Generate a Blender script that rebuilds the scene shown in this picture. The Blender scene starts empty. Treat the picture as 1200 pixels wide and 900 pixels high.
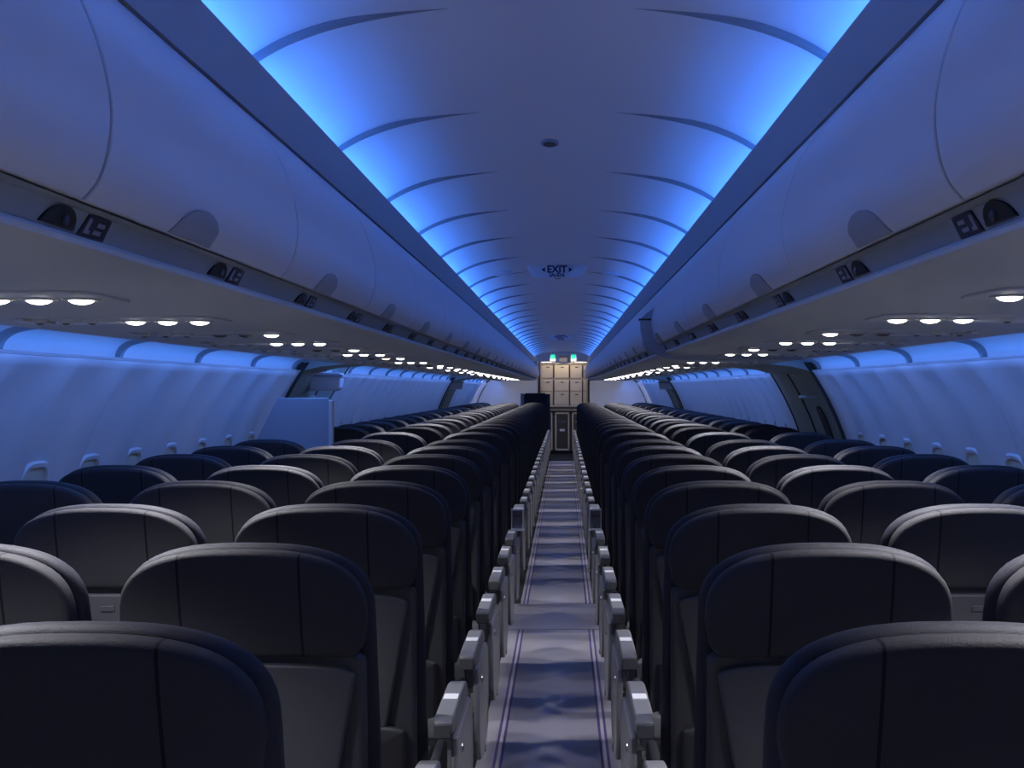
import bpy, bmesh, math, random
from mathutils import Vector, Matrix
random.seed(7)
SC = bpy.context.scene
COL = SC.collection
PI = math.pi
CZ = 1.42                 # eye height
CX = 0.047                # eye offset from the aisle's middle
RAD, RZ = 1.90, 0.48      # cabin liner: circle radius and centre height
END = 28.3                # end partitions
Y0 = -1.6                 # cabin modelled from here

# ------------------------------------------------------------------ materials
def mat(name, col, rough=0.5, metal=0.0, spec=0.5, bump=0.0, scale=120.0, emit=None, estr=0.0, var=0.0, coat=0.0):
    m = bpy.data.materials.new(name); m.use_nodes = True
    nt = m.node_tree; b = nt.nodes['Principled BSDF']
    b.inputs['Base Color'].default_value = (*col, 1)
    b.inputs['Roughness'].default_value = rough
    b.inputs['Metallic'].default_value = metal
    b.inputs['Specular IOR Level'].default_value = spec
    b.inputs['Coat Weight'].default_value = coat
    if emit:
        b.inputs['Emission Color'].default_value = (*emit, 1)
        b.inputs['Emission Strength'].default_value = estr
    if bump or var:
        tc = nt.nodes.new('ShaderNodeTexCoord')
        n = nt.nodes.new('ShaderNodeTexNoise'); n.inputs['Scale'].default_value = scale
        n.inputs['Detail'].default_value = 3
        nt.links.new(tc.outputs['Object'], n.inputs['Vector'])
        if bump:
            bp = nt.nodes.new('ShaderNodeBump'); bp.inputs['Strength'].default_value = bump
            bp.inputs['Distance'].default_value = 0.004
            nt.links.new(n.outputs['Fac'], bp.inputs['Height'])
            nt.links.new(bp.outputs['Normal'], b.inputs['Normal'])
        if var:
            mx = nt.nodes.new('ShaderNodeMix'); mx.data_type = 'RGBA'
            mx.inputs['A'].default_value = (*[c*(1-var) for c in col], 1)
            mx.inputs['B'].default_value = (*[min(1, c*(1+var)) for c in col], 1)
            nt.links.new(n.outputs['Fac'], mx.inputs['Factor'])
            nt.links.new(mx.outputs['Result'], b.inputs['Base Color'])
    return m

def stripe_mask(nt, coord, centres, half):
    """1 inside |coord|-c < half for each centre"""
    ab = nt.nodes.new('ShaderNodeMath'); ab.operation = 'ABSOLUTE'
    nt.links.new(coord, ab.inputs[0])
    out = None
    for c in centres:
        s = nt.nodes.new('ShaderNodeMath'); s.operation = 'COMPARE'
        nt.links.new(ab.outputs[0], s.inputs[0])
        s.inputs[1].default_value = c; s.inputs[2].default_value = half
        if out is None: out = s.outputs[0]
        else:
            a = nt.nodes.new('ShaderNodeMath'); a.operation = 'MAXIMUM'
            nt.links.new(out, a.inputs[0]); nt.links.new(s.outputs[0], a.inputs[1]); out = a.outputs[0]
    return out

def striped(m, col2, axis, centres, half):
    nt = m.node_tree; b = nt.nodes['Principled BSDF']
    tc = nt.nodes.new('ShaderNodeTexCoord'); sp = nt.nodes.new('ShaderNodeSeparateXYZ')
    nt.links.new(tc.outputs['Object'], sp.inputs[0])
    k = stripe_mask(nt, sp.outputs[axis], centres, half)
    mx = nt.nodes.new('ShaderNodeMix'); mx.data_type = 'RGBA'
    src = b.inputs['Base Color']
    if src.is_linked:
        l = src.links[0]; nt.links.new(l.from_socket, mx.inputs['A'])
    else:
        mx.inputs['A'].default_value = src.default_value
    mx.inputs['B'].default_value = (*col2, 1)
    nt.links.new(k, mx.inputs['Factor']); nt.links.new(mx.outputs['Result'], src)
    return m

M = {}
M['liner'] = mat('liner_plastic', (0.70, 0.70, 0.74), 0.45, bump=0.03, scale=300)
M['ceil'] = mat('ceiling_plastic', (0.78, 0.78, 0.82), 0.5, bump=0.03, scale=260)
M['rib'] = mat('rib_shade_grey', (0.26, 0.26, 0.29), 0.55)  # ribs coloured darker than the panels, in place of shade on their faces
M['bin'] = mat('bin_plastic', (0.70, 0.70, 0.76), 0.34, bump=0.02, scale=300)
M['latch'] = mat('latch_plastic', (0.36, 0.38, 0.44), 0.4)
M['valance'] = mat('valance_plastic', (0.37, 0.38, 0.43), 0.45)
M['fascia'] = mat('fascia_plastic', (0.30, 0.33, 0.36), 0.5)
M['psu'] = mat('psu_plastic', (0.62, 0.63, 0.65), 0.5, bump=0.03, scale=260)
M['psu2'] = mat('service_panel_plastic', (0.60, 0.59, 0.58), 0.35)
M['leather'] = striped(mat('dark_leather', (0.040, 0.038, 0.043), 0.66, spec=0.10, bump=0.25, scale=420, var=0.15), (0.012, 0.012, 0.014), 'X', [0.10], 0.0022)
M['leather2'] = mat('front_leather', (0.030, 0.030, 0.038), 0.62, spec=0.14, bump=0.25, scale=420, var=0.15)
M['cushion'] = mat('cushion_leather', (0.12, 0.12, 0.13), 0.5, bump=0.2, scale=400, var=0.12)
M['shell'] = mat('seat_shell_plastic', (0.040, 0.040, 0.045), 0.55, bump=0.08, scale=500)
M['tray'] = mat('tray_plastic', (0.058, 0.057, 0.064), 0.5, bump=0.06, scale=500)
M['pocket'] = mat('pocket_leather', (0.026, 0.026, 0.030), 0.55, bump=0.2, scale=350)
M['arm'] = mat('armrest_plastic', (0.155, 0.152, 0.165), 0.42, bump=0.05, scale=400)
M['armside'] = mat('armrest_side_plastic', (0.19, 0.186, 0.205), 0.42, bump=0.05, scale=400)
M['armend'] = mat('armrest_end_plastic', (0.06, 0.06, 0.065), 0.5)
M['plate'] = mat('pale_plate', (0.78, 0.78, 0.80), 0.3)
M['metal'] = mat('brushed_metal', (0.55, 0.55, 0.57), 0.28, metal=1.0)
M['dark'] = mat('black_plastic', (0.014, 0.015, 0.018), 0.45)
M['dark2'] = mat('dark_navy_plastic', (0.030, 0.032, 0.055), 0.4)
M['glyph'] = mat('pale_print', (0.30, 0.30, 0.36), 0.5)
M['ink'] = mat('sign_ink', (0.012, 0.014, 0.05), 0.5)
M['carpet'] = mat('dark_carpet', (0.030, 0.031, 0.034), 0.95, spec=0.1, bump=0.6, scale=700, var=0.3)
M['vinyl'] = striped(striped(mat('floor_film', (0.33, 0.305, 0.335), 0.45, bump=0.08, scale=35, var=0.05), (0.085, 0.06, 0.19), 'X', [0.193, 0.217], 0.0055),
                     (0.38, 0.36, 0.39), 'X', [0.205], 0.0065)
M['vinyl2'] = mat('floor_film_plain', (0.38, 0.35, 0.385), 0.45, bump=0.08, scale=35, var=0.05)
M['door'] = mat('door_plastic', (0.36, 0.42, 0.40), 0.45, bump=0.05, scale=200)
M['seal'] = mat('door_seal', (0.03, 0.035, 0.035), 0.6)
M['panel'] = mat('partition_laminate', (0.37, 0.39, 0.45), 0.4, bump=0.03, scale=200)
M['edge'] = mat('edge_trim', (0.72, 0.73, 0.74), 0.3, metal=0.4)
M['shade'] = mat('window_shade', (0.62, 0.60, 0.50), 0.5)
M['beige'] = mat('galley_laminate', (0.70, 0.62, 0.48), 0.45, var=0.04, scale=40)
M['beige2'] = mat('galley_door_laminate', (0.62, 0.55, 0.43), 0.45, var=0.04, scale=40)
M['brown'] = mat('galley_latch_bar', (0.06, 0.05, 0.05), 0.4)
M['steel'] = mat('galley_steel', (0.35, 0.34, 0.32), 0.3, metal=0.8)
M['cart'] = mat('cart_front', (0.05, 0.05, 0.045), 0.45)
M['sign'] = mat('sign_lens', (0.74, 0.74, 0.80), 0.3)
M['green'] = mat('green_exit_lamp', (0.02, 0.2, 0.12), 0.4, emit=(0.03, 0.75, 0.45), estr=1.1)
M['lamp'] = mat('reading_lens', (0.9, 0.9, 0.9), 0.3, emit=(1.0, 0.95, 0.90), estr=9.0)
M['warm'] = mat('reading_lens_warm', (0.9, 0.8, 0.7), 0.3, emit=(1.0, 0.68, 0.42), estr=4.0)
M['off'] = mat('reading_lens_off', (0.12, 0.12, 0.13), 0.2)
M['led'] = mat('led_strip', (0.3, 0.4, 0.6), 0.4, emit=(0.06, 0.26, 1.0), estr=3.0)
M['glamp'] = mat('galley_lamp', (0.9, 0.9, 0.85), 0.4, emit=(1.0, 0.92, 0.76), estr=1.0)

# ------------------------------------------------------------------ mesh helpers
class MB:
    def __init__(s): s.v = []; s.f = []
    def add(s, vs, fs):
        o = len(s.v); s.v += [tuple(p) for p in vs]; s.f += [tuple(i+o for i in f) for f in fs]; return s
    def box(s, a, b):
        (x0,y0,z0),(x1,y1,z1) = a, b
        vs = [(x0,y0,z0),(x1,y0,z0),(x1,y1,z0),(x0,y1,z0),(x0,y0,z1),(x1,y0,z1),(x1,y1,z1),(x0,y1,z1)]
        return s.add(vs, [(0,3,2,1),(4,5,6,7),(0,1,5,4),(1,2,6,5),(2,3,7,6),(3,0,4,7)])
    def prism(s, poly, a, b, axis='y'):
        """poly of 2D points pushed along an axis from a to b: y->(x,z), x->(y,z), z->(x,y)"""
        n = len(poly)
        def P(p, t):
            return (p[0], t, p[1]) if axis == 'y' else (t, p[0], p[1]) if axis == 'x' else (p[0], p[1], t)
        vs = [P(p, a) for p in poly] + [P(p, b) for p in poly]
        fs = [(i, (i+1) % n, n+(i+1) % n, n+i) for i in range(n)]
        return s.add(vs, fs + [tuple(range(n))[::-1], tuple(range(n, 2*n))])
    def tube(s, pts, r, n=8, cap=True):
        pts = [Vector(p) for p in pts]; rings = []
        for i, p in enumerate(pts):
            d = (pts[min(i+1, len(pts)-1)] - pts[max(i-1, 0)]).normalized()
            up = Vector((0,0,1)) if abs(d.z) < .9 else Vector((0,1,0))
            a = d.cross(up).normalized(); b = d.cross(a)
            rings.append([p + a*r*math.cos(2*PI*k/n) + b*r*math.sin(2*PI*k/n) for k in range(n)])
        vs = [q for R in rings for q in R]; fs = []
        for i in range(len(pts)-1):
            for k in range(n):
                fs.append((i*n+k, i*n+(k+1) % n, (i+1)*n+(k+1) % n, (i+1)*n+k))
        if cap: fs += [tuple(range(n))[::-1], tuple(range((len(pts)-1)*n, len(pts)*n))]
        return s.add(vs, fs)
    def grid(s, P, nu, nv):
        vs = [P(i, j) for i in range(nu) for j in range(nv)]
        fs = [(i*nv+j, (i+1)*nv+j, (i+1)*nv+j+1, i*nv+j+1) for i in range(nu-1) for j in range(nv-1)]
        return s.add(vs, fs)
    def pillow(s, outline, d0, d1, r, bulge0=0.0, bulge1=0.0, place=None, nr=4):
        """soft slab from a 2D outline (u,v), thickness d0..d1 with rounded rims"""
        n = len(outline); pts = [Vector((p[0], p[1])) for p in outline]
        area = sum(pts[i].x*pts[(i+1) % n].y - pts[(i+1) % n].x*pts[i].y for i in range(n))
        if area < 0: pts = pts[::-1]
        xs_ = [p.x for p in pts]; ys_ = [p.y for p in pts]
        c = Vector(((min(xs_)+max(xs_))/2, (min(ys_)+max(ys_))/2))
        nor = []
        for i in range(n):
            t = (pts[(i+1) % n] - pts[i-1]).normalized(); nor.append(Vector((t.y, -t.x)))
        rings = []
        def ring(ins, d): rings.append([(*(pts[i]-nor[i]*ins), d) for i in range(n)])
        for k in range(nr+1):
            a = PI/2*k/nr; ring(r*(1-math.sin(a)), d0 + r*(1-math.cos(a)))
        for k in range(nr+1):
            a = PI/2*k/nr; ring(r*(1-math.cos(a)), d1 - r*(1-math.sin(a)))
        # inner rings on both ends for the bulge
        def inner(base, f, d): return [(c.x+(p[0]-c.x)*f, c.y+(p[1]-c.y)*f, d) for p in base]
        first = [inner(rings[0], f, d0 - bulge0*(1-f*f)) for f in (0.25, 0.6, 0.85)]
        last = [inner(rings[-1], f, d1 + bulge1*(1-f*f)) for f in (0.85, 0.6, 0.25)]
        rings = first + rings + last
        place = place or (lambda u, v, d: (u, d, v))
        vs = [place(*p) for R in rings for p in R]; fs = []
        for i in range(len(rings)-1):
            for k in range(n):
                fs.append((i*n+k, i*n+(k+1) % n, (i+1)*n+(k+1) % n, (i+1)*n+k))
        e = len(vs); L_ = (len(rings)-1)*n
        vs += [place(c.x, c.y, d0-bulge0), place(c.x, c.y, d1+bulge1)]
        for k in range(n): fs += [((k+1) % n, k, e), (L_+k, L_+(k+1) % n, e+1)]
        return s.add(vs, fs)
    def dome(s, c, r, h, n=16, k=4):
        vs = []; fs = []
        for i in range(k):
            a = PI/2*i/k
            for j in range(n):
                t = 2*PI*j/n
                vs.append((c[0]+r*math.cos(a)*math.cos(t), c[1]+r*math.cos(a)*math.sin(t), c[2]-h*math.sin(a)))
        vs.append((c[0], c[1], c[2]-h)); e = len(vs)-1
        for i in range(k-1):
            for j in range(n): fs.append((i*n+j, i*n+(j+1) % n, (i+1)*n+(j+1) % n, (i+1)*n+j))
        for j in range(n): fs.append(((k-1)*n+j, (k-1)*n+(j+1) % n, e))
        fs.append(tuple(range(n))[::-1])
        return s.add(vs, fs)
    def build(s, name, m, parent=None, smooth=35, bevel=0.0, seg=2, loc=None):
        me = bpy.data.meshes.new(name); me.from_pydata(s.v, [], s.f)
        bm = bmesh.new(); bm.from_mesh(me); bmesh.ops.recalc_face_normals(bm, faces=bm.faces); bm.to_mesh(me); bm.free()
        me.materials.append(m)
        if smooth:
            me.polygons.foreach_set('use_smooth', [True]*len(me.polygons)); me.set_sharp_from_angle(angle=math.radians(smooth))
        o = bpy.data.objects.new(name, me); COL.objects.link(o)
        if parent: o.parent = parent
        if loc: o.location = loc
        if bevel:
            b = o.modifiers.new('bevel', 'BEVEL'); b.width = bevel; b.segments = seg; b.limit_method = 'ANGLE'; b.angle_limit = math.radians(40)
        return o

def tag(o, label=None, cat=None, group=None, kind=None):
    if label: o['label'] = label
    if cat: o['category'] = cat
    if group: o['group'] = group
    if kind: o['kind'] = kind
    return o
def thing(name, label, cat, loc=(0,0,0), group=None):
    o = bpy.data.objects.new(name, None); COL.objects.link(o); o.location = loc; o.empty_display_size = .1
    return tag(o, label, cat, group)
def struct(o): return tag(o, kind='structure')
KIDS = {}
def kids(o):
    if o.name not in KIDS: KIDS[o.name] = list(o.children)
    return KIDS[o.name]
def copy_tree(o, parent=None):
    c = o.copy(); COL.objects.link(c)
    if parent: c.parent = parent
    for ch in kids(o): copy_tree(ch, c)
    return c
ORD = ['first','second','third','fourth','fifth','sixth','seventh','eighth','ninth','tenth','eleventh','twelfth','thirteenth','fourteenth',
       'fifteenth','sixteenth','seventeenth','eighteenth','nineteenth','twentieth','twenty-first','twenty-second','twenty-third','twenty-fourth',
       'twenty-fifth','twenty-sixth','twenty-seventh','twenty-eighth','twenty-ninth','thirtieth','thirty-first','thirty-second','thirty-third','thirty-fourth','thirty-fifth','thirty-sixth','thirty-seventh']
def side_word(s): return 'left' if s < 0 else 'right'
def wall_x(z): return math.sqrt(max(0, RAD*RAD-(z-RZ)**2))
def catmull(pts, sub=6):
    out = []
    for i in range(len(pts)-1):
        p0, p1, p2, p3 = pts[max(i-1,0)], pts[i], pts[i+1], pts[min(i+2,len(pts)-1)]
        for k in range(sub):
            t = k/sub
            out.append(tuple(0.5*((2*p1[a])+(-p0[a]+p2[a])*t+(2*p0[a]-5*p1[a]+4*p2[a]-p3[a])*t*t+(-p0[a]+3*p1[a]-3*p2[a]+p3[a])*t**3) for a in range(2)))
    return out+[tuple(pts[-1])]
def smst(a, b, x):
    t = max(0, min(1, (x-a)/(b-a))); return t*t*(3-2*t)

# rows: depth of the top of each seat back
ROWS = [1.42+0.762*k for k in range(8)] + [7.88] + [9.0+0.762*j for j in range(21)]
DOORS = [(8.24, 9.80), (19.35, 20.75)]
JOINT0, JP = 2.83, 1.066       # ceiling panel joints
JOINTS = [JOINT0+JP*k for k in range(-4, 25)]

# ------------------------------------------------------------------ the setting
struct(MB().box((-1.86, Y0, -0.06), (1.86, 31.0, 0.0)).build('floor', M['carpet']))

def ceiling():
    prof = catmull([(0,.814),(.2,.808),(.4,.786),(.52,.752),(.608,.705),(.66,.655),(.69,.60),(.695,.565)], 6)
    prof = [(-x, h) for x, h in prof[::-1]][:-1] + prof
    # rows of the grid: (joint or plain y, offset of a rib row, depth factor); ribs taper towards the middle
    rows = [(Y0, 0, 0)]
    for j in JOINTS:
        for o, f in ((-.024, 0), (-.022, 1), (-.012, 1), (0, 1), (.003, 0)):
            if Y0 < j-.03 and j < 29.5: rows.append((j, o, f))
        for o in (.06, .25, .55, .85):
            if Y0 < j+o < 29.5: rows.append((j+o, 0, 0))
    rows.append((29.6, 0, 0)); rows.sort(key=lambda r: r[0]+r[1])
    def P(i, j):
        y, o, f = rows[i]; x, h = prof[j]; t = smst(.16, .50, abs(x))
        return (x, y+o*max(t, .04), CZ+h-.014*f*t*(1-smst(.66, .69, abs(x))))
    m = MB().grid(P, len(rows), len(prof))
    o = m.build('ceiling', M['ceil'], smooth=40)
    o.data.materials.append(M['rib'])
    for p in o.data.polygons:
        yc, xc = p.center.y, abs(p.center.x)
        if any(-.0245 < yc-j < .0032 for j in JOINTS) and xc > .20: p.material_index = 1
    so = o.modifiers.new('solid', 'SOLIDIFY'); so.thickness = .01; so.offset = 0
    # make the thickness grow upward
    so.offset = -1 if o.data.polygons[0].normal.z < 0 else 1
    struct(o)
ceiling()

def cove_segments(s):
    segs = wall_segments()
    if s < 0: segs[1] = (8.86, segs[1][1])
    return segs
def wall_segments():
    segs = []; a = Y0
    for d0, d1 in DOORS: segs.append((a, d0)); a = d1
    segs.append((a, END)); return segs
WIN0, WP = 4.70, 0.533
WINS = [WIN0+WP*k for k in range(-1, 44)]
def in_door(y, pad=.2): return any(d0-pad < y < d1+pad for d0, d1 in DOORS)
def relief(y, z): return .042*smst(.12, .72, .5+.5*math.cos(2*PI*(y-WIN0)/WP))*smst(.55, .85, z)*(1-smst(1.44, 1.515, z))
# side walls: liner from the floor up to a lip with a light gap, then the cove vault above
COVE = [(1.625,.095),(1.622,.13),(1.605,.160),(1.565,.181),(1.49,.192),(1.40,.192),(1.31,.184)]
for s in (-1, 1):
    m = MB()
    zs = [0.0,.2,.4,.6,.75,.85,.95,1.05,1.15,1.25,1.35,1.43,1.49,1.525]
    for a, b in wall_segments():
        n = max(2, int((b-a)/.0444)); ys = [a+(b-a)*i/n for i in range(n+1)]
        def P(i, j):
            z = zs[j]; return (s*(wall_x(z)+relief(ys[i], z)), ys[i], z)
        m.grid(P, len(ys), len(zs))
    o = m.build('wall_'+side_word(s), M['liner'], smooth=60)
    so = o.modifiers.new('solid', 'SOLIDIFY'); so.thickness = .012; so.offset = 1
    struct(o)
    # cove vault with a rib at each panel joint
    m = MB(); cv = catmull(COVE, 4)
    for a, b in cove_segments(s):
        ys = {a, b}
        for j in JOINTS:
            for o_ in (-.022, -.014, .014, .022, .3, .75):
                if a < j+o_ < b: ys.add(j+o_)
        ys = sorted(ys)
        def P(i, j):
            y = ys[i]; d = min(abs(y-q) for q in JOINTS); k = 1 if d < .016 else 0
            x, h = cv[j]; c = (1.46-x)/.2
            return (s*(x-.014*k*(1 if x > 1.5 else .3)), y, CZ+h-.012*k)
        m.grid(P, len(ys), len(cv))
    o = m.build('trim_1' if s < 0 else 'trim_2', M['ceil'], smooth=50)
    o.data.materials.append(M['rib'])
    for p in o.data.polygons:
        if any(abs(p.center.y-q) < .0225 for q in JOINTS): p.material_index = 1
    so = o.modifiers.new('solid', 'SOLIDIFY'); so.thickness = .008; so.offset = 0
    struct(o)
    # wall lip under the light gap
    m = MB()
    for a, b in cove_segments(s):
        xw = wall_x(1.525)
        m.prism([(s*(xw-.002), 1.523), (s*(xw-.005), 1.531), (s*(xw+.006), 1.534), (s*(xw+.014), 1.528), (s*(xw+.012), 1.519)], a, b)
    struct(m.build('trim_3' if s < 0 else 'trim_4', M['liner']))
    # cove floor that carries the light strip
    # bin rail: fascia recess, lip and long underside
    poly = [(.512,.2142),(.530,.2125),(.5452,.186),(.542,.184),(.540,.180),(.5415,.174),(.552,.1685),(.62,.164),(1.0,.160),(1.20,.158),(1.285,.150),(1.302,.154),(1.306,.176),(1.28,.19),(.60,.2085)]
    o = MB().prism([(s*x, CZ+h) for x, h in poly], Y0, END).build('trim_5' if s < 0 else 'trim_6', M['psu'], smooth=30)
    o.data.materials.append(M['fascia'])
    for p in o.data.polygons:
        c = p.center; ax = abs(c.x)
        if .51 < ax < .546 and .1855 < c.z-CZ < .2141: p.material_index = 1
    struct(o)
    # valance between bins and ceiling, with the trough behind it
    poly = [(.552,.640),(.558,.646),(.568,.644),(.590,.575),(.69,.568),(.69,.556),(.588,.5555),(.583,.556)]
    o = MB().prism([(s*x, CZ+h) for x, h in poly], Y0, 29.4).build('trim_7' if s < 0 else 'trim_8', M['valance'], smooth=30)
    struct(o)

# end walls: partitions either side of the far aisle, and above the galley
def front_wall(s):
    xs = (-1.9, -.52) if s < 0 else (.60, 1.9)
    m = MB()
    zs = [0, .3, .6, .9, 1.2, 1.4, 1.55]
    inner = -.52 if s < 0 else .60
    poly = [(inner, 0)] + [(s*(wall_x(z)+.0), z) for z in zs] + [(s*1.5, 1.60), (s*.80, 1.64), (s*.62, 2.0), (inner, 2.0)]
    m.prism(poly, END, END+1.3)
    return struct(m.build('wall_front_'+side_word(s), M['liner'], smooth=20))
front_wall(-1); front_wall(1)
struct(MB().box((-.75, 29.62, 0), (.75, 29.70, 2.3)).build('wall_front', M['liner']))

# doors
def door(s, idx, n, box):
    d0, d1 = DOORS[idx]
    zs = [0, .3, .6, .85, 1.05, 1.2, 1.35, 1.46, 1.53, 1.58]
    # surround: deep frame following the wall, with the opening in its middle
    e0, e1 = d0+.30, d1-.30
    def strip(ya, yb, off0, off1, thick=.03):
        m = MB(); m.grid(lambda i, j: (s*(wall_x(zs[j])+(off0 if i == 0 else off1)), ya if i == 0 else yb, zs[j]), 2, len(zs))
        m.grid(lambda i, j: (s*(wall_x(zs[j])+thick+(off0 if i == 0 else off1)), ya if i == 0 else yb, zs[j]), 2, len(zs)); return m
    def slab(ya, yb, o0, o1, th, zz=zs):
        m = MB(); n_ = len(zz)
        ring = []
        for z in zz:
            x = wall_x(z)
            ring.append([(s*(x+o0), ya, z), (s*(x+o1), yb, z), (s*(x+o1+th), yb, z), (s*(x+o0+th), ya, z)])
        vs = [p for r in ring for p in r]; fs = []
        for i in range(n_-1):
            for k in range(4): fs.append((i*4+k, i*4+(k+1) % 4, (i+1)*4+(k+1) % 4, (i+1)*4+k))
        fs += [(0,1,2,3), tuple(range((n_-1)*4, n_*4))]
        return m.add(vs, fs)
    root = slab(e0, e1, .060, .060, .03).build('door_%d' % n, M['door'], smooth=40); struct(root)
    slab(d0, d0+.10, -.012, .0, .05).build('door_frame', M['door'], root, smooth=40)
    slab(d0+.10, e0-.012, .0, .055, .04).build('door_frame', M['door'], root, smooth=40)
    slab(e1+.012, d1-.10, .055, .0, .04).build('door_frame', M['door'], root, smooth=40)
    slab(d1-.10, d1, .0, -.012, .05).build('door_frame', M['door'], root, smooth=40)
    slab(e0-.012, e0, .05, .05, .06).build('door_seal', M['seal'], root, smooth=40)
    slab(e1, e1+.012, .05, .05, .06).build('door_seal', M['seal'], root, smooth=40)
    slab(d0-.008, d0+.004, -.02, -.02, .05).build('door_seal', M['seal'], root, smooth=40)
    slab(d1-.004, d1+.008, -.02, -.02, .05).build('door_seal', M['seal'], root, smooth=40)
    # header closing the gap above the door under the bin rail
    hd = [(s*1.27, CZ+.165), (s*1.30, CZ+.150), (s*1.46, CZ+.135), (s*(wall_x(1.53)+.02), CZ+.10), (s*(wall_x(1.53)+.09), CZ+.11), (s*1.62, CZ+.19), (s*1.3, CZ+.19)]
    MB().prism(hd, d0, 8.86 if n == 1 else d1).build('door_header', M['door'], root, smooth=30)
    # window of the door, lower bustle, handle
    yc = (e0+e1)/2
    x = wall_x(1.12)
    m = MB(); m.pillow([(yc+.10*math.copysign(abs(math.cos(t))**.6, math.cos(t)), .14*math.copysign(abs(math.sin(t))**.6, math.sin(t))) for t in [2*PI*k/24 for k in range(24)]],
                       0, .014, .006, place=lambda u, v, d: (s*(wall_x(1.16+v)+.062-d), u, 1.16+v))
    m.build('door_window', M['seal'], root)
    m = MB(); m.pillow([(yc+.31*math.copysign(abs(math.cos(t))**.4, math.cos(t)), .30*math.copysign(abs(math.sin(t))**.4, math.sin(t))) for t in [2*PI*k/28 for k in range(28)]],
                       0, .14, .04, place=lambda u, v, d: (s*(wall_x(.45+v)+.062-d), u, .45+v))
    m.build('slide_cover', M['door'], root)
    MB().tube([(s*(wall_x(1.36)+.05), yc-.16, 1.36), (s*(wall_x(1.36)-.01), yc-.14, 1.36), (s*(wall_x(1.36)-.01), yc+.14, 1.36), (s*(wall_x(1.36)+.05), yc+.16, 1.36)], .012).build('door_handle', M['door'], root)
    MB().dome((s*(wall_x(1.25)+.05), yc-.02, 1.27), .014, .012).build('indicator', M['plate'], root)
    if box:
        m = MB(); b0, b1 = d1-.72, d1-.58
        m.prism([(s*1.475, 1.525), (s*1.485, 1.42), (s*1.51, 1.402), (s*1.70, 1.402), (s*1.68, 1.525)], b0, b1)
        b = m.build('door_housing', M['bin'], root, bevel=.008)
        MB().box((min(s*1.465, s*1.68), b0-.006, 1.498), (max(s*1.465, s*1.68), b1+.004, 1.512)).build('housing_lid', M['panel'], b)
door(-1, 0, 1, True); door(1, 0, 2, False); door(-1, 1, 3, True); door(1, 1, 4, True)

# windows: rounded frame with a closed shade
def super_rect(hw, hh, n=32, e=.55):
    return [(hw*math.copysign(abs(math.cos(t))**e, math.cos(t)), hh*math.copysign(abs(math.sin(t))**e, math.sin(t))) for t in [2*PI*k/n for k in range(n)]]
def make_window():
    o_, i_ = super_rect(.146, .196), super_rect(.120, .170)
    n = len(o_); m = MB()
    rings = [(o_, .000), (o_, .010), ([(a*.97, b*.975) for a, b in o_], .017), ([(a*1.05, b*1.04) for a, b in i_], .015), (i_, .004), (i_, -.02)]
    vs = [(d, p[0], p[1]) for R, d in rings for p in R]
    fs = [(i*n+k, i*n+(k+1) % n, (i+1)*n+(k+1) % n, (i+1)*n+k) for i in range(len(rings)-1) for k in range(n)]
    w = m.add(vs, fs).build('window_1', M['liner'])
    sh = MB().pillow(super_rect(.12, .17), -.004, .004, .002, place=lambda u, v, d: (d, u, v)).build('window_shade', M['shade'], w)
    MB().prism([(-.004, -.006), (.006, -.004), (.007, .004), (-.004, .012)], -.03, .03, 'y').build('shade_handle', M['shade'], sh, loc=(0, 0, .07))
    return struct(w)
proto = None; k = 0
for s in (-1, 1):
    for y in WINS:
        if in_door(y): continue
        k += 1
        if proto is None: proto = make_window(); w = proto
        else: w = copy_tree(proto); w.name = 'window_%d' % k
        zc = .975; x = wall_x(zc)+.037; ang = math.atan2(zc-RZ, wall_x(zc))
        # local +x points into the cabin
        if s > 0: w.matrix_world = Matrix.Translation((x, y, zc)) @ Matrix.Rotation(PI, 4, 'Z') @ Matrix.Rotation(ang, 4, 'Y')
        else: w.matrix_world = Matrix.Translation((-x, y, zc)) @ Matrix.Rotation(ang, 4, 'Y')

# ------------------------------------------------------------------ overhead bins
BINF = catmull([(.585,.549),(.543,.500),(.510,.45),(.486,.39),(.473,.33),(.4745,.28),(.486,.24),(.505,.216)], 5)
def make_bin(s):
    L = JP-.012
    r = thing('overhead_bin', '', 'overhead bin', group='overhead bins along the cabin')
    f = [(s*x, h) for x, h in BINF]; back = [(s*(x+.014), h+(.002 if h < .25 else 0)) for x, h in BINF]
    MB().prism(f+back[::-1], 0, L).build('bin_door', M['bin'], r, smooth=40, bevel=.003)
    b2 = [(s*(x+.017), h) for x, h in BINF[1:-1]]
    MB().prism(b2+[(s*.53, .2185), (s*1.22, .2185), (s*1.22, .30), (s*.95, .53), (s*.62, .545)], .006, L-.006).build('bin_body', M['valance'], r, smooth=40)
    # half-ellipse latch at the door's lower edge
    n = 18; m = MB(); vs = []; pr = BINF[::-1]
    def at(h):
        for a, b in zip(pr, pr[1:]):
            if a[1] <= h <= b[1]:
                t = (h-a[1])/(b[1]-a[1]); return a[0]+(b[0]-a[0])*t
        return pr[-1][0]
    cols = []
    for i in range(n+1):
        u = -1+2*i/n; hh = .042*math.sqrt(max(0, 1-u*u))**.9
        cols.append([(u*.105, .217+hh*j/4) for j in range(5)])
    P = lambda i, j: (s*(at(cols[i][j][1])-.0035), L/2-.11+cols[i][j][0], cols[i][j][1])
    Q = lambda i, j: (s*(at(cols[i][j][1])+.004), L/2-.11+cols[i][j][0], cols[i][j][1])
    m.grid(P, n+1, 5); m.grid(Q, n+1, 5)
    N = (n+1)*5
    for i in range(n):
        m.f.append((i*5+4, (i+1)*5+4, N+(i+1)*5+4, N+i*5+4)); m.f.append((i*5, (i+1)*5, N+(i+1)*5, N+i*5))
    m.build('bin_latch', M['latch'], r)
    return r
SEAM0 = 1.53
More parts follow.
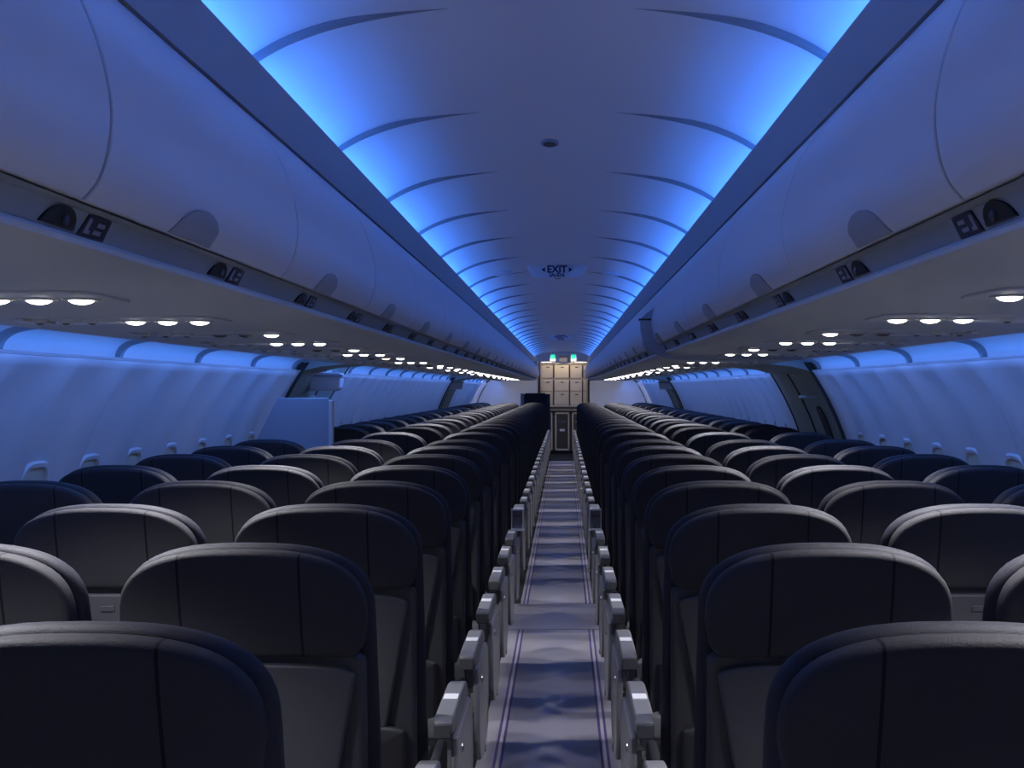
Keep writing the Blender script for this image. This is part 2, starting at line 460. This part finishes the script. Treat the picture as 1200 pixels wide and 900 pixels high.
for s in (-1, 1):
    base = make_bin(s); first = True; k = 0
    y = SEAM0-JP
    while y+JP < END+.02:
        b = base if first else copy_tree(base); first = False
        b.location = (0, y+.004, CZ)
        b['label'] = 'blue-lit white curved overhead bin, %s from the camera on the %s side' % (ORD[k], side_word(s))
        y += JP; k += 1

# row markers in the rail under the bins
def make_marker(s):
    r = thing('row_marker', '', 'row marker', group='row markers along the bin rails')
    # local: x outward along s, y forward, z up; face leans with the fascia
    def P(u, v, d): return (s*(.0066*(-v/.0115) - d), u*1.4, v)
    half = [(.036*math.cos(t), -.0105+.023*math.sin(t)) for t in [PI*k/14 for k in range(15)]]
    half = [(a*1.0-.004, b) for a, b in half]
    MB().pillow(half, -.001, .004, .0015, place=P).build('marker_cup', M['dark'], r)
    kn = MB().dome((0, 0, 0), .008, .004, 10, 3).build('marker_knob', M['armend'], r)
    kn.rotation_euler = (0, s*PI/2, 0); kn.location = (-s*.004, .002, -.003)
    pl = [(.046+.0, -.0125), (.046+.062, -.0125), (.104, .0125), (.050, .0125)]
    pl = MB().pillow(pl, -.001, .003, .001, place=P).build('marker_plate', M['dark2'], r)
    for (a0, b0, a1, b1) in ((.053, -.009, .060, .008), (.060, -.009, .066, -.005), (.074, -.008, .092, -.003), (.076, .001, .094, .006)):
        MB().pillow([(a0, b0), (a1, b0), (a1-.001, b1), (a0-.001, b1)], .002, .0038, .0004, place=P).build('marker_print', M['glyph'], pl)
    return r
for s in (-1, 1):
    base = make_marker(s)
    for k in range(36):
        b = base if k == 0 else copy_tree(base)
        b.location = (s*.5372, (1.545 if s < 0 else 1.506)+.706*k, CZ+.1988)
        b['label'] = 'dark oval cup and dark number plate in the %s bin rail, %s from the camera' % (side_word(s), ORD[k])

# passenger service panels with three reading lamps each
PAT = {0: 'TTT', 1: 'TTT', 2: 'TTT', 3: 'S', 4: 'TTT', 5: 'S', 6: 'TTT', 7: 'S', 8: 'TTT'}
def make_panel(s, kind):
    r = thing('ceiling_service_unit', '', 'service unit', group='service units under the overhead bins')
    out = [(s*a, b) for a, b in super_rect(.235, .15, 28, .3)]
    MB().pillow([(s*.985+a, b) for a, b in out], -.0025, .002, .0015, place=lambda u, v, d: (u, v, d)).build('panel_plate', M['psu'], r)
    for i, x in enumerate((.805, .88, .955)):
        on = kind == 'T' or (kind in 'SW' and i == 0)
        bz = MB(); n = 18
        rings = [(.033, -.003), (.033, -.0055), (.027, -.0065), (.0235, -.005), (.0235, -.002)]
        vs = [(s*x+R*math.cos(2*PI*j/n), R*math.sin(2*PI*j/n), z) for R, z in rings for j in range(n)]
        fs = [(a*n+j, a*n+(j+1) % n, (a+1)*n+(j+1) % n, (a+1)*n+j) for a in range(4) for j in range(n)]
        lamp = bz.add(vs, fs).build('reading_lamp', M['psu2'], r)
        lm = M['lamp'] if on else (M['warm'] if kind == 'W' and i == 1 else M['off'])
        MB().dome((s*x, 0, -.004), .0225, .009).build('lamp_lens', lm, lamp)
    for i in range(3):
        nz = MB().dome((s*(1.035+.06*i), -.06, -.003), .021, .010, 14, 4).build('air_nozzle', M['psu2'], r)
        MB().dome((s*(1.035+.06*i), -.06, -.0125), .009, .003, 10, 2).build('nozzle_tip', M['off'], nz)
    MB().pillow([(s*1.08+a, .075+b) for a, b in super_rect(.085, .034, 20, .35)], -.007, -.002, .002, place=lambda u, v, d: (u, v, d)).build('call_buttons', M['plate'], r)
    MB().box((min(s*1.17, s*1.19), -.12, -.010), (max(s*1.17, s*1.19), .12, -.002)).build('panel_ridge', M['edge'], r, bevel=.003)
    return r
LAMPS = []
for s in (-1, 1):
    bases = {}
    for k, d in enumerate(ROWS):
        kind = PAT.get(k, 'TTT' if k % 2 == 0 else 'S')[0]
        if s < 0 and k == 7: kind = 'W'
        if kind not in bases: bases[kind] = make_panel(s, kind); b = bases[kind]
        else: b = copy_tree(bases[kind])
        y = d+(.165 if s < 0 else .08)
        b.location = (0, y, CZ+.1605)
        on = {'T': 'three lit reading lamps', 'S': 'one lit reading lamp', 'W': 'white and orange lamps'}[kind]
        b['label'] = 'overhead service unit with %s, %s from the camera on the %s' % (on, ORD[k], side_word(s))
        LAMPS.append((s, k, y, kind))

# ------------------------------------------------------------------ seats
TAN = .262
def back_pt(u, v, d):
    """u across, v height above the floor, d depth in front of the rear face"""
    return (u, (1.155-v)*TAN + d, v)
def back_outline(W, top, bot, r=.15, e=2.5, taper=0.0, rb=.03, n=14):
    pts = []
    for k in range(n+1):                       # right side down from the top centre
        a = PI/2*k/n
        pts.append((W*math.sin(a)**(2/e), top-r+r*math.cos(a)**(2/e)))
    for k in range(1, 5): pts.append((W-taper*k/5, top-r-(top-r-bot-rb)*k/5))
    for k in range(6):
        a = PI/2*k/5
        pts.append((W-taper-rb+rb*math.cos(a), bot+rb-rb*math.sin(a)))
    # drop duplicates at centre, mirror
    full = pts + [(-x, z) for x, z in pts[::-1]]
    out = []
    for p in full:
        if not out or math.hypot(p[0]-out[-1][0], p[1]-out[-1][1]) > 1e-4: out.append(p)
    if math.hypot(out[0][0]-out[-1][0], out[0][1]-out[-1][1]) < 1e-4: out.pop()
    return out
def make_seat(s, pos, k8=False):
    r = thing('aircraft_seat', '', 'seat', group='economy seats in rows')
    MB().pillow(back_outline(.213, 1.158, .46, .124, 2.75, .0, .05), .046, .100, .022, .0, .006, back_pt).build('back_cushion', M['leather2'], r, smooth=60)
    MB().pillow(back_outline(.206, 1.152, .965, .120, 2.75, .006, .035), -.004, .050, .016, .004, 0, back_pt).build('head_cover', M['leather'], r, smooth=60)
    sh = MB().pillow(back_outline(.200, .985, .40, .03, 3, .012, .04), .012, .05, .014, .0, .0, back_pt).build('back_shell', M['shell'], r, smooth=60)
    tr = MB().pillow(back_outline(.184, .956, .62, .025, 3, .055, .03), -.004, .016, .007, .0, .0, back_pt).build('tray_table', M['tray'], r, smooth=60)
    MB().pillow([(-.016, .915), (.016, .915), (.016, .930), (-.016, .930)], -.007, .002, .003, place=back_pt).build('tray_latch', M['tray'], tr)
    MB().pillow(back_outline(.168, .640, .43, .02, 3, .004, .03), -.010, .018, .012, .012, .0, back_pt).build('seat_pocket', M['pocket'], r, smooth=60)
    # seat pan
    cu = [(-.190, .17), (-.190, .60), (-.165, .650), (0, .662), (.165, .650), (.190, .60), (.190, .17)]
    MB().pillow(cu, .385, .475, .03, .0, .018, place=lambda u, v, d: (u, v, d)).build('seat_cushion', M['cushion'], r, smooth=60)
    for q in (-1, 1):
        MB().pillow([(.16, .375), (.62, .375), (.655, .41), (.655, .455), (.62, .478), (.16, .478)], q*.194 if q > 0 else -.222, .222 if q > 0 else -.194, .012,
                    place=lambda u, v, d: (d, u, v)).build('cushion_bolster', M['leather2'], r, smooth=60)
    # frame and legs
    MB().tube([(-.235, .30, .35), (.235, .30, .35)], .022).tube([(-.235, .56, .35), (.235, .56, .35)], .022).box((-.235, .24, .362), (.235, .62, .386)).build('seat_frame', M['steel'], r)
    if pos != 'middle':
        for x in (-.13, .13):
            MB().tube([(x, .20, .004), (x, .24, .03), (x, .30, .34)], .016).tube([(x, .20, .012), (x, .60, .012)], .012).tube([(x, .58, .012), (x, .56, .34)], .016).build('leg', M['steel'], r)
    # armrest towards the window side
    def armrest(xc, zt, aisle):
        y0, y1 = .165, .655
        prof = [(y0, zt-.034), (y0+.004, zt-.004), (y0+.02, zt), (y1-.10, zt-.001), (y1-.03, zt-.010), (y1, zt-.034), (y1-.01, zt-.052), (y1-.05, zt-.058), (y0+.06, zt-.044)]
        a = MB().prism(prof, xc-.0235, xc+.0235, 'x').build('armrest', M['arm'], r, smooth=40, bevel=.006)
        return a
    armrest(s*.2465, .640, False)
    if pos == 'aisle':
        xc = -s*.2530
        if not k8:
            a = armrest(xc, .644, True)
            MB().box((xc-.018, .375, .6435), (xc+.018, .43, .6455)).build('armrest_plate', M['plate'], a)
            MB().box((xc-.021, .158, .600), (xc+.021, .168, .636)).build('armrest_end', M['armend'], a, bevel=.004)
        else:
            a = MB().box((xc-.034, .20, .565), (xc+.034, .62, .680)).build('armrest', M['arm'], r, bevel=.01)
            MB().box((xc-.037, .176, .556), (xc+.037, .206, .568)).build('armrest_trim', M['plate'], a)
            MB().box((xc-.037, .186, .678), (xc+.037, .225, .688)).box((xc-.036, .192, .57), (xc-.032, .206, .676)).box((xc+.032, .192, .57), (xc+.036, .206, .676)).build('armrest_trim', M['plate'], a)
            MB().box((xc-.022, .188, .64), (xc+.022, .201, .648)).build('tray_slot', M['armend'], a)
        # side panel flush with the aisle face
        xp = -s*.2790
        prof = [(.19, .598), (.60, .598), (.66, .575), (.70, .50), (.705, .40), (.66, .32), (.58, .285), (.40, .28), (.30, .30), (.25, .36), (.215, .48)]
        MB().prism(prof, xp-.009, xp+.009, 'x').build('side_panel', M['armside'], r, smooth=30, bevel=.006)
        MB().tube([(xp+s*.006, .46, .285), (xp+s*.006, .47, .30)], .02).tube([(xp+s*.012, .30, .34), (xp+s*.012, .60, .34)], .018).build('panel_mount', M['steel'], r)
        pc = MB().dome((0, 0, 0), .012, .006, 12, 3).build('pivot_cap', M['metal'], r)
        pc.location = (xp-s*.009, .30, .545); pc.rotation_euler = (0, s*PI/2, 0)
    return r
SEATX = {'aisle': .490, 'middle': .983, 'window': 1.476}
bases = {}
for k, d in enumerate(ROWS):
    for s in (-1, 1):
        for pos in ('aisle', 'middle', 'window'):
            if k == 0 and pos != 'aisle': continue
            if k in (1, 2) and pos == 'window': continue
            if k == 8 and s < 0 and pos == 'window': continue
            key = (s, pos, k == 8 and pos == 'aisle')
            if key not in bases: bases[key] = make_seat(*key); o = bases[key]
            else: o = copy_tree(bases[key])
            o.location = (s*SEATX[pos], d, 0)
            o['label'] = 'dark grey leather %s seat, %s row from the camera, %s of the aisle' % (pos, ORD[k], side_word(s))

# ------------------------------------------------------------------ floor covers
def cover(name, label, x, a, b, m, z):
    o = MB().box((-x, a, z), (x, b, z+.004)).build(name, m, bevel=.001)
    tag(o, label, 'floor cover', 'pale covers along the aisle floor'); return o
cover('aisle_runner', 'pale striped protective runner on the aisle floor nearest the camera', .285, -1.2, 7.86, M['vinyl'], .0005)
cover('floor_mat', 'plain pale floor mat across the aisle at the first exit doors', .290, 7.80, 8.70, M['vinyl2'], .0052)
cover('aisle_runner', 'narrower striped pale runner on the far half of the aisle floor', .240, 8.66, 25.9, M['vinyl'], .0005)

# ------------------------------------------------------------------ signs and small ceiling things
def text_mesh(body, size, m, name, parent, loc, ext=.0012, bold=.0):
    cu = bpy.data.curves.new('txt', 'FONT'); cu.body = body; cu.size = size; cu.extrude = ext; cu.align_x = 'CENTER'; cu.align_y = 'CENTER'; cu.offset = bold
    t = bpy.data.objects.new('txt', cu); COL.objects.link(t)
    dg = bpy.context.evaluated_depsgraph_get(); dg.update()
    me = bpy.data.meshes.new_from_object(t.evaluated_get(dg)); bpy.data.objects.remove(t); bpy.data.curves.remove(cu)
    me.name = name; me.materials.clear(); me.materials.append(m)
    o = bpy.data.objects.new(name, me); COL.objects.link(o); o.parent = parent; o.location = loc; o.rotation_euler = (PI/2, 0, 0)
    return o
def exit_sign(y, label):
    r = thing('exit_sign', label, 'exit sign', (0.0, y, 2.232), 'ceiling exit signs')
    b = MB().prism([(-.205, 0), (.205, 0), (.155, -.085), (-.155, -.085)], 0, .05).build('sign_body', M['sign'], r, bevel=.004)
    text_mesh('EXIT', .064, M['ink'], 'sign_text', b, (0, -.0012, -.031), bold=.0022)
    text_mesh('SALIDA', .031, M['ink'], 'sign_text', b, (0, -.0012, -.068), bold=.0012)
    for q in (-1, 1):
        MB().prism([(q*.078, -.014), (q*.078, -.048), (q*.102, -.031)], -.0025, -.0002).build('sign_arrow', M['ink'], b)
exit_sign(8.75, 'pale trapezoid ceiling sign reading EXIT SALIDA above the first exit doors')
exit_sign(20.2, 'small distant trapezoid EXIT sign on the ceiling above the far exit doors')
for x, y, lab in ((0.0, 4.39, 'small dark oval vent on the ceiling nearest the camera'), (0.0, 9.75, 'small dark oval vent on the ceiling just beyond the near exit sign')):
    r = thing('ceiling_vent', lab, 'vent', (x, y, CZ+.812))
    MB().pillow([(.030*math.cos(t), .055*math.sin(t)) for t in [2*PI*k/20 for k in range(20)]], -.007, .004, .003, place=lambda u, v, d: (u, v, d)).build('vent_ring', M['fascia'], r)
    MB().pillow([(.022*math.cos(t), .042*math.sin(t)) for t in [2*PI*k/20 for k in range(20)]], -.009, -.003, .002, place=lambda u, v, d: (u, v, d)).build('vent_grille', M['dark'], r)
for s in (-1, 1):
    r = thing('emergency_light', 'small pale rectangular ceiling light cover %s of the near exit sign' % side_word(s), 'light', (s*.365, 8.95, CZ+.790), 'ceiling light covers')
    MB().box((-.06, 0, -.022), (.06, .16, .006)).build('light_base', M['bin'], r, bevel=.005)
    MB().box((-.052, -.003, -.018), (.052, .01, -.004)).build('light_lens', M['sign'], r, bevel=.002)

# curtain header: slab hugging the right bin, then a rail across the underside
def curtain_header():
    r = thing('curtain_header', 'grey blue divider header hugging the right bins and underside', 'divider', (0, 6.43, CZ))
    prof = [p for p in BINF if p[1] < .40]
    inn = []
    for i, (x, h) in enumerate(prof):
        t = smst(.40, .33, h) if h > .33 else 1
        inn.append((x-.004-.052*t*(1 if h > .24 else 1), h-.0 if h > .25 else h-(.25-h)*.9))
    outp = [(x-.0045, h) for x, h in prof]
    poly = outp + [(.5400, .2075), (.5400, .172), (.56, .158), (1.20, .154), (1.20, .140), (.60, .138), (.53, .150)] + inn[::-1]
    MB().prism(poly, 0, .05).build('header_slab', M['panel'], r, smooth=30)
    MB().box((.410, -.006, .328), (.4695, .056, .337)).build('header_band', M['dark'], r)
curtain_header()

# partition in front of the left exit row window seat
def partition():
    r = thing('exit_row_partition', 'tall plain grey partition beside the left exit door behind window seats', 'partition', (0, 7.34, 0))
    MB().prism([(-1.24, .02), (-1.24, 1.345), (-1.262, 1.368), (-1.535, 1.368), (-1.66, 1.12), (-1.715, .85), (-1.73, .5), (-1.70, .02)], 0, .05).build('partition_panel', M['panel'], r, bevel=.006)
    MB().box((-1.252, -.006, .02), (-1.232, .056, 1.352)).build('partition_edge', M['edge'], r, bevel=.004)
    MB().box((-1.68, -.01, .0), (-1.25, .06, .022)).build('partition_foot', M['steel'], r)
partition()

# dark tall bulkhead at the end of the left seats
def bulkhead():
    r = thing('bulkhead_seat', 'tall dark block with pale post at the far end of left seats', 'bulkhead', (0, 25.9, 0))
    MB().pillow([(-.71, .55), (-.31, .55), (-.31, 1.325), (-.71, 1.325)], 0, .10, .025, place=lambda u, v, d: (u, d, v)).build('back_pad', M['leather2'], r)
    MB().box((-.80, .01, 0), (-.735, .12, 1.32)).build('post', M['panel'], r, bevel=.008)
    MB().box((-.295, .0, 0), (-.225, .14, 1.31)).build('side_post', M['dark2'], r, bevel=.008)
    MB().box((-.735, .10, .02), (-.295, .14, 1.30)).build('back_plate', M['shell'], r)
    MB().box((-.70, -.02, .42), (-.32, .10, .53)).build('folded_seat', M['leather2'], r, bevel=.02)
bulkhead()

# ------------------------------------------------------------------ galley
def galley():
    G = 28.75
    r = thing('galley_cabinet', 'beige galley wall of compartments at the far end of the aisle', 'galley', (0, G, 0))
    xs = [-.455, -.178, .165, .445, .545]
    MB().box((-.47, .04, 1.02), (.56, .60, 1.96)).build('cabinet_body', M['beige'], r, bevel=.004)
    MB().box((-.475, -.02, 1.945), (.565, .6, 1.97)).build('cabinet_top', M['beige'], r, bevel=.003)
    for i in range(4):
        x0, x1 = xs[i]+.012, xs[i+1]-.012
        for z0, z1, mm in ((1.64, 1.925, 'beige2'), (1.36, 1.60, 'beige2'), (1.07, 1.335, 'beige2')):
            dr = MB().box((x0, .01, z0), (x1, .05, z1)).build('compartment_door', M[mm], r, bevel=.006)
            if i < 3 and x1-x0 > .2:
                MB().box(((x0+x1)/2-.02, .0, z1-.06), ((x0+x1)/2+.05, .012, z1-.04)).build('door_latch', M['brown'], dr, bevel=.002)
    for i in (1, 2, 3):
        MB().box((xs[i]-.012, -.012, 1.65), (xs[i]+.012, .03, 1.92)).build('latch_bar', M['brown'], r, bevel=.003)
        MB().box((xs[i]-.009, -.008, 1.05), (xs[i]+.009, .03, 1.60)).build('latch_bar', M['brown'], r, bevel=.003)
    MB().box((-.48, -.06, .925), (.57, .60, .965)).build('counter', M['steel'], r, bevel=.005)
    MB().box((-.47, .03, .965), (.56, .60, 1.02)).build('backsplash', M['brown'], r)
    MB().box((-.47, .30, .08), (.56, .60, .925)).build('lower_back', M['cart'], r)
    for x in (-.47, -.19, .175, .53):
        MB().box((x, .0, .06), (x+.03, .60, .925)).build('upright', M['brown'], r, bevel=.003)
    MB().box((-.47, .05, .0), (.56, .60, .07)).build('plinth', M['dark'], r)
    for x0, x1, lab in ((-.435, -.195, 'dark service cart parked under the left galley counter'), (-.155, .17, 'dark service cart with pale frame in the middle of the galley'), (.21, .525, 'dark service cart parked under the right galley counter')):
        c = thing('service_cart', lab, 'cart', ((x0+x1)/2, G-.02, .072), 'service carts in the galley'); w = (x1-x0)/2-.008
        MB().box((-w, .02, .0), (w, .30, .83)).build('cart_body', M['cart'], c, bevel=.006)
        MB().box((-w, .0, .0), (-w+.03, .03, .83)).box((w-.03, .0, .0), (w, .03, .83)).box((-w, .0, .79), (w, .03, .83)).box((-w, .0, .0), (w, .03, .04)).build('cart_frame', M['beige2'], c, bevel=.003)
        MB().tube([(-w*.5, -.02, .62), (w*.5, -.02, .62)], .012).box((-w*.5, -.02, .612), (-w*.5+.012, .03, .628)).box((w*.5-.012, -.02, .612), (w*.5, .03, .628)).build('cart_handle', M['metal'], c)
        MB().box((-w*.35, .008, .42), (w*.35, .024, .47)).build('cart_label', M['plate'], c)
    for q, x0, x1 in ((-1, -.455, -.16), (1, .20, .545)):
        g = thing('galley_lamp', 'white strip lamp along the top of the galley, %s end' % side_word(q), 'lamp', ((x0+x1)/2, G-.02, 1.972), 'galley strip lamps')
        w = (x1-x0)/2
        MB().box((-w, -.03, .0), (w, .05, .02)).build('lamp_housing', M['beige'], g, bevel=.003)
        MB().box((-w+.01, -.036, .002), (w-.01, -.026, .018)).build('lamp_tube', M['glamp'], g)
    for q, x in ((-1, -.195), (1, .25)):
        e = thing('green_exit_lamp', 'small green lit exit lamp above the galley, %s one of two' % side_word(q), 'exit sign', (x, G-.12, 2.0), 'green exit lamps above the galley')
        MB().box((-.06, .0, .0), (.06, .06, .17)).build('lamp_box', M['sign'], e, bevel=.004)
        MB().box((-.05, -.004, .045), (.05, .004, .145)).build('lamp_face', M['green'], e)
        MB().tube([(0, .03, .16), (0, .03, .215)], .008).build('lamp_stem', M['steel'], e)
        MB().tube([(0, .03, -.03), (0, .03, .005)], .02).build('lamp_foot', M['steel'], e)
    b = thing('dark_sign_box', 'dark square panel between the two green exit lamps', 'panel', (.03, G-.10, 2.0))  # plain dark box where a sign hangs
    MB().box((-.09, 0, -.02), (.09, .06, .12)).build('panel_face', M['dark2'], b, bevel=.005)
    MB().box((-.03, .06, 0), (.03, .45, .03)).build('panel_bracket', M['steel'], b)
galley()

# ------------------------------------------------------------------ light strips and lights
def area(name, loc, sx, sy, direction, power, col, spread=PI):
    l = bpy.data.lights.new(name, 'AREA'); l.shape = 'RECTANGLE'; l.size = sx; l.size_y = sy; l.energy = power; l.color = col; l.spread = spread
    o = bpy.data.objects.new(name, l); COL.objects.link(o); o.location = loc
    z = -Vector(direction).normalized(); y = Vector((0,1,0)); x = y.cross(z).normalized(); y = z.cross(x)
    o.matrix_world = Matrix.Translation(loc) @ Matrix((x, y, z)).transposed().to_4x4()
    return o
BLUE = (0.05, 0.225, 1.0)
COVEBLUE = (0.008, 0.235, 1.0)
VIO = (0.095, 0.275, 1.0)
P_CEIL, P_COVE, P_WALL = 1.75, .10, 2.0
k = 0
strip_lab = {}
for s in (-1, 1):
    y = JOINT0-JP*4
    while y < 28.9:
        L = JP if y+JP <= 29.4 else 29.3-y
        area('ceiling_light', (s*.648, y+L/2-.015, CZ+.596), .03, L-.07, (-s*.15, 0, 1), P_CEIL*L, BLUE, math.radians(125))
        y += L
    for a, b in cove_segments(s):
        n = max(1, round((b-a)/2.1)); L = (b-a)/n
        for i in range(n):
            ya, yb = a+L*i+(.11 if i == 0 else 0), a+L*(i+1)-(.11 if i == n-1 else 0); yc = (ya+yb)/2
            area('cove_light', (s*1.598, yc, CZ+.118), .014, yb-ya, (-s*.55, 0, 1), P_COVE*L, COVEBLUE)
            area('sidewall_light', (s*1.322, yc, CZ+.160), .02, yb-ya, (s*.62, 0, -1.0), P_WALL*L, VIO)
    # the strips themselves
    o = MB().box((min(s*.606, s*.662), Y0, CZ+.574), (max(s*.606, s*.662), 29.3, CZ+.584)).build('light_strip', M['led'])
    tag(o, 'blue light strip hidden in the %s ceiling trough' % side_word(s), 'light strip', 'blue light strips')

def spot(loc, target, power, col, size=110, blend=.5, rad=.013):
    l = bpy.data.lights.new('reading_light', 'SPOT'); l.energy = power; l.color = col; l.spot_size = math.radians(size); l.spot_blend = blend; l.shadow_soft_size = rad
    o = bpy.data.objects.new('reading_light', l); COL.objects.link(o); o.location = loc
    o.rotation_euler = (Vector(target)-Vector(loc)).to_track_quat('-Z', 'Y').to_euler(); return o
P_READ = 18.0
for s, k, y, kind in LAMPS:
    z = CZ+.132
    xs = (.805, .88, .955) if kind == 'T' else (.805,)
    for x in xs:
        spot((s*x, y, z), (s*x*.97, y+.05, 0), P_READ, (.97, .97, 1.0))
for s in (-1, 1):                      # unseen lamps of the rows behind the camera, added to light near seat backs
    for y in (.70, -.06):
        for x in (.805, .88, .955): spot((s*x, y, CZ+.132), (s*x*.97, y+.05, 0), P_READ, (.97, .97, 1.0))
area('galley_fill', (.04, 28.50, 2.05), .8, .08, (0, .55, -1), 2.6, (1, .82, .58))  # extra warm light without a fixture, added in front of the galley
for s in (-1, 1): area('entry_fill', (s*1.0, 26.6, CZ+.155), .3, .3, (0, .8, -1), 9, (1, .95, .92))  # unseen fill lights, added to brighten the end partitions

# ------------------------------------------------------------------ world, camera, colour
w = bpy.data.worlds.new('world'); SC.world = w; w.use_nodes = True
w.node_tree.nodes['Background'].inputs[0].default_value = (.33, .36, .46, 1)
w.node_tree.nodes['Background'].inputs[1].default_value = .13
c = bpy.data.cameras.new('camera'); co = bpy.data.objects.new('camera', c); COL.objects.link(co)
co.location = (CX, 0, CZ); co.rotation_euler = (PI/2, 0, 0)
c.sensor_width = 36; c.lens = 1558/1200*36; c.shift_x = -61/1200; c.shift_y = 5/1200; c.clip_start = .05; c.clip_end = 100
SC.camera = co
vs = SC.view_settings; vs.view_transform = 'Standard'; vs.look = 'None'; vs.gamma = 1; vs.use_curve_mapping = False; vs.exposure = 0
SC.display_settings.display_device = 'sRGB'
SC.cycles.use_denoising = True
SC.cycles.use_light_tree = True
SC.cycles.max_bounces = 6; SC.cycles.diffuse_bounces = 5; SC.cycles.glossy_bounces = 3
SC.cycles.sample_clamp_indirect = 4
